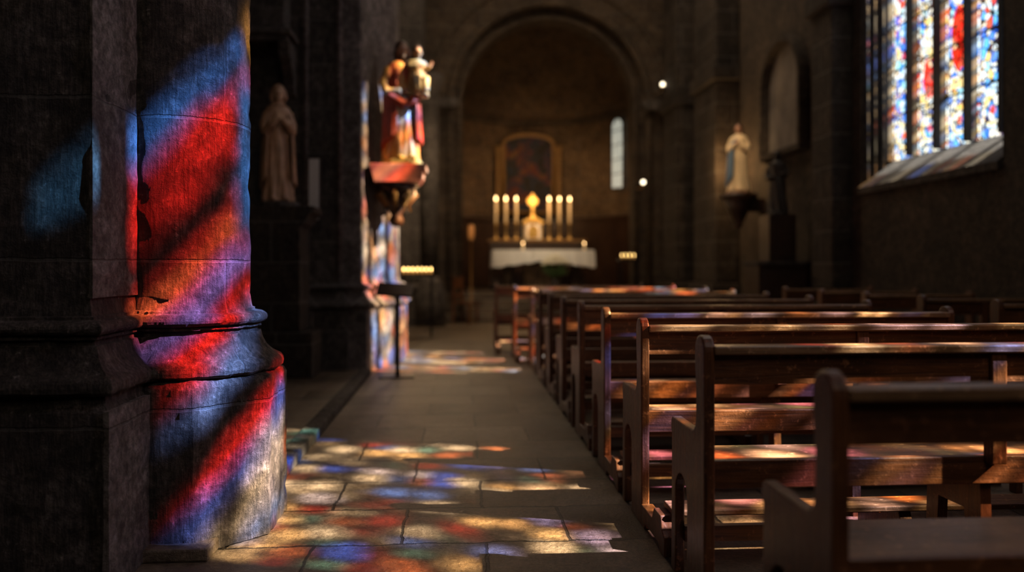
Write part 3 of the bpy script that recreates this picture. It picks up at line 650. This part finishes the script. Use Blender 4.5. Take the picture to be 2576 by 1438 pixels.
# ------------------------------------------------------------------ altar
al=thing('altar','stone altar table standing in the sanctuary under the white cloth','altar',(AX+.03,20.0,ZS))
MB().box(-1.2,1.2,-.4,.4,.92,1.0).build('altar_top','arch',al,bevel=.01)
for s in (-1,1): MB().lathe([(.16,0),(.16,.08),(.11,.14),(.11,.78),(.16,.86),(.16,.92)],(s*.85,0,0),16).build('leg','arch',al,True)
MB().box(-.45,.45,-.2,.2,0,.92).build('altar_block','warm',al,bevel=.02)
m=MB(); n=64; rs=[]
for k,(z,o_) in enumerate(((1.015,0),(1.01,.02),(.9,.025),(.60,.03))):
    r=[]
    X0,Y0=1.24+o_,.42+o_
    per=[(-X0,-Y0),(X0,-Y0),(X0,Y0),(-X0,Y0)]
    for a_ in range(4):
        q0,q1=per[a_],per[(a_+1)%4]
        for i in range(n//4*2):
            u=i/(n//4*2); x=q0[0]+(q1[0]-q0[0])*u; y=q0[1]+(q1[1]-q0[1])*u
            wv=.014*math.sin(i*1.3)*k/3*1.5
            sw=.16*(1-abs(2*u-1))**1.0 if a_ in (0,2) else 0
            r.append((x*(1+wv),y*(1+wv*2),z+(sw-.04*abs(math.sin(i*.66)) if k==3 else 0)))
    rs.append(r)
m.rings(rs,True,False); m.bm.faces.new([v for v in m.bm.verts][:len(rs[0])])
t=tag(m.build('altar_cloth','cloth'),'white linen cloth draped over the altar','cloth'); t.location=(AX+.03,20.0,ZS)
YR=21.0
rt=thing('retable_shelf','stepped wooden shelf behind the altar carrying the candlesticks','shelf',(AX,YR,ZS))
zt=at(1340,603,21.2).z-ZS
MB().box(-1.25,1.25,-.2,.2,0,zt-.06).build('shelf_body','dwood',rt,bevel=.01)
MB().box(-1.3,1.3,-.24,.22,zt-.06,zt).build('shelf_top','dullgold',rt,bevel=.008)
c0=None
for i,px in enumerate((1247,1272,1298,1381,1407,1433)):
    if c0 is None:
        t=thing('altar_candlestick','x','candlestick')
        MB().lathe([(.07,0),(.075,.02),(.04,.05),(.02,.08),(.035,.13),(.018,.17),(.018,.30),(.035,.34),(.02,.38),(.05,.42),(.05,.435)],(0,0,0),16).build('brass_holder','brass',t,True)
        MB().lathe([(.03,.435),(.03,1.02),(.02,1.03)],(0,0,0),12).build('candle','wax',t,True)
        MB().lathe([(.006,1.03),(.028,1.06),(.024,1.09),(.002,1.15)],(0,0,0),10).build('flame','flame',t,True)
        c0=t;o=t
    else: o=copy_tree(c0)
    pp=at(px,600,21.1); o.location=(pp.x,YR-.05,ZS+zt); o['group']='tall altar candles'
    o['label']='tall lit white altar candle in brass holder, %s from the left behind the altar'%ORD[i]
t=thing('tabernacle','pale stone tabernacle with gilt door at the middle of the altar shelf','tabernacle',(at(1340,600,21).x,YR-.02,ZS+zt))
MB().box(-.24,.24,-.2,.2,0,.42).build('tabernacle_body','cloth',t,bevel=.01)
MB().prism([(-.29,.42),(.29,.42),(.29,.48),(.15,.54),(0,.56),(-.15,.54),(-.29,.48)],-.23,.2,'y').build('tabernacle_roof','gold',t,bevel=.01)
for s in (-1,1): MB().lathe([(.03,0),(.03,.03),(.02,.05),(.02,.37),(.03,.42)],(s*.21,-.23,0),10).build('small_column','gold',t,True)
d=MB().prism([(-.13,.04),(-.13,.24)]+arcpts(0,.24,.13,180,0,10)[1:]+[(.13,.04)],-.225,-.2,'y').build('tabernacle_door','gold',t)
MB().ball((.09,-.235,.2),.014,8).build('knob','brass',d)
t=thing('gilt_crucifix','glowing gilt rayed cross standing on top of the tabernacle','cross',(at(1340,600,21).x,YR-.02,ZS+zt+.56))
MB().lathe([(.12,0),(.14,.03),(.06,.08),(.04,.14),(.07,.2),(.03,.25)],(0,0,0),14).build('cross_foot','gold',t,True)
MB().box(-.022,.022,-.015,.015,.2,.66).box(-.15,.15,-.015,.015,.44,.48).build('cross_body','gold',t,bevel=.006)
m=MB()
m.prism([((.085 if k%2 else .16)*math.cos(PI*k/16),.46+(.085 if k%2 else .16)*math.sin(PI*k/16)) for k in range(32)],.016,.026,'y'); m.build('ray_disc','gold',t)
t=thing('flower_arrangement','bunch of cream flowers in a dark vase in front of the altar','flowers',(at(1398,700,19.2).x,19.2,ZS))
MB().lathe([(.08,0),(.13,.1),(.12,.22),(.08,.3),(.1,.34)],(0,0,0),16).build('vase','black',t,True)
m=MB(); random.seed(2)
for i in range(80):
    a_=random.random()*2*PI; rr=.1+random.random()*.28; z=.42+random.random()*.34
    m.tube([(0,0,.3),(rr*.5*math.cos(a_),rr*.5*math.sin(a_),.42),(rr*math.cos(a_),rr*math.sin(a_),z)],[.006,.026,.002],5)
m.build('leaves','green',t)
b0=None
for i in range(30):
    a_=i*2.4; rr=.04+.29*(i/30)**.5; pos=(rr*math.cos(a_),rr*math.sin(a_)*.8-.05,.90-rr*.8+random.random()*.05)
    if b0 is None:
        m=MB()
        for k in range(7): m.ball((.035*math.cos(k*.9),.035*math.sin(k*.9),0),(.034,.034,.022),8)
        m.ball((0,0,.01),.024,8); b0=m.build('blossom','petal',t,True); b0.location=pos
    else:
        q=b0.copy(); C.objects.link(q); q.location=pos
for px,py,lab in ((1315,612,'short lit candle on the left half of the altar cloth'),(1470,612,'short lit candle at the right end of the altar cloth')):
    pp=at(px,py,20)
    t=thing('altar_candle',lab,'candle',(pp.x,19.85,ZS+1.015))
    MB().lathe([(.05,0),(.05,.015),(.022,.02),(.022,.14)],(0,0,0),12).build('wax_body','wax',t,True)
    MB().lathe([(.004,.145),(.014,.165),(.001,.21)],(0,0,0),8).build('flame','flame',t,True)
pp=at(1185,590,17.3)
t=thing('standing_lantern','amber candle lantern on a thin stand left of the altar','lantern',(pp.x,17.0,0))
MB().lathe([(.14,0),(.14,.02),(.02,.05),(.018,pp.z-.15),(.06,pp.z-.14)],(0,0,0),12).build('lantern_pole','dullgold',t,True)
MB().lathe([(.05,-.12),(.07,0),(.065,.16),(.04,.2)],(0,0,pp.z),12).build('lantern_glass',plain('amber_glass',(.4,.16,.04),.3,emit=(1,.4,.1),es=.12),t,True)
p=at(1333,540,22.4)
t=thing('altar_painting','large dark arched oil painting in a gilt frame on the apse wall behind the altar','painting',(p.x,22.75,2.75))
W2,Hh=.72,1.98
out=[(-W2,0),(-W2,Hh)]+[(W2*math.cos(PI-PI*i/14),Hh+.24*math.sin(PI*i/14)) for i in range(1,14)]+[(W2,Hh),(W2,0)]
MB().prism(out,-.01,.02,'y').build('canvas','painting',t)
MB().tube([(x,-.02,z) for x,z in out]+[(-W2,-.02,0)],.055,8).build('gilt_frame','dullgold',t,True)
for s in (-1,1): MB().lathe([(.08,-.1),(.08,0),(.06,.05),(.06,1.7),(.1,1.8),(.1,1.9)],(s*(W2+.16),0,0),14).build('side_column','dullgold',t,True)
for px,py,D,lab in ((1667,212,17.6,'upper small glowing lamp on the right side of the chancel arch'),(1618,458,17.6,'lower small glowing lamp on the right side of the chancel arch')):
    pp=at(px,py,D); t=thing('wall_lamp',lab,'lamp',pp)
    MB().ball((0,0,0),.042,14).build('bulb','bulb',t,True)
    MB().tube([(0,.02,-.07),(0,.15,-.12),(0,17.97-pp.y,-.08)],.012,8).build('lamp_arm','brass',t)
    MB().lathe([(.04,-.085),(.05,-.05)],(0,0,0),12).build('lamp_cup','brass',t)
# ------------------------------------------------------------------ lights
def lamp(kind,name,loc,energy,col,size=.1,target=None,**k):
    l=bpy.data.lights.new(name,kind); l.energy=energy; l.color=col
    o=bpy.data.objects.new(name,l); C.objects.link(o); o.location=loc
    if kind=='AREA': l.shape='RECTANGLE'; l.size=size[0]; l.size_y=size[1]
    elif kind=='SUN': l.angle=size
    else: l.shadow_soft_size=size
    if target is not None: o.rotation_euler=(Vector(target)-Vector(loc)).to_track_quat('-Z','Y').to_euler()
    for a_,b_ in k.items(): setattr(l,a_,b_)
    return o
d=Vector((-1,.28,-.80)); sl=lamp('SUN','sunlight',(8,0,8),72,(1,.92,.80),math.radians(.7)); sl.rotation_euler=d.to_track_quat('-Z','Y').to_euler()
lamp('AREA','sky_near_window',(6.6,2.4,5),330,(1,.93,.85),(3,4.4),(0,3,2))
lamp('AREA','nave_fill',(1.0,-3,6.5),70,(1,.84,.70),(4,3),(-.5,6,1))
lamp('AREA','high_nave_fill',(3.8,8,9.2),190,(1,.88,.76),(2,9),(-1.5,8,1))  # added ambient fill under the ceiling, no fixture there
lamp('AREA','far_nave_fill',(2,14,9.2),220,(1,.74,.50),(4,4),(2,16.5,1))  # added warm fill to lift the far nave, no visible source
lamp('SPOT','pier_side_fill',(3.0,2.9,4.6),75,(1,.9,.86),.5,(-1.35,3.3,1.5),spot_size=.5,spot_blend=1)  # added spot to brighten the aisle face of the near pier
lamp('SPOT','altar_wall_glow',(AX,18.9,4.6),230,(1,.60,.28),.3,(AX,22.8,2.8),spot_size=1.9,spot_blend=1)
lamp('POINT','altar_candle_glow',(AX,20.4,3.0),38,(1,.58,.26),.3)
lamp('SPOT','altar_fill_spot',(AX-.5,17.6,6.0),480,(1,.82,.58),.1,(AX,20.0,1.5),spot_size=.6,spot_blend=1)  # added spot to lift the altar cloth front, no fitting modelled
lamp('SPOT','statue_spot',(3.4,11.6,4.6),120,(1,.66,.34),.1,(ps3.x+.3,ps3.y+.2,ps3.z+.3),spot_size=.7,spot_blend=1)
lamp('POINT','statue_wall_fill',(ps3.x-.15,ps3.y+.75,ps3.z+.6),40,(1,.56,.22),.1)  # unseen point light added behind the statue to warm the wall
lamp('SPOT','left_statue_fill',(-.8,5.6,4.6),34,(1,.72,.48),.2,(-2.3,8.3,2.4),spot_size=.5,spot_blend=1)  # added soft spot to lift the dark brown statue
lamp('POINT','votive_glow',(at(1050,660,13.5).x,13.3,1.5),12,(1,.6,.25),.1)
lamp('POINT','left_chancel_fill',(-.2,14.6,3.0),110,(1,.70,.42),.3)  # added point light to warm the otherwise dark chancel pier
wd=bpy.data.worlds.new('World'); S.world=wd; wd.use_nodes=True
wd.node_tree.nodes['Background'].inputs[0].default_value=(.8,.88,1,1); wd.node_tree.nodes['Background'].inputs[1].default_value=.3
# ------------------------------------------------------------------ camera
cd=bpy.data.cameras.new('camera'); cam=bpy.data.objects.new('camera',cd); C.objects.link(cam)
cam.location=(0,0,H0); cam.rotation_euler=(PI/2,0,-TH); cd.sensor_width=36; cd.lens=36*F/2576; cd.shift_y=-49/2576
cd.dof.use_dof=True; cd.dof.focus_distance=3.45; cd.dof.aperture_fstop=(cd.lens/1000)/.034; cd.clip_start=.05
S.camera=cam
S.view_settings.view_transform='Standard'
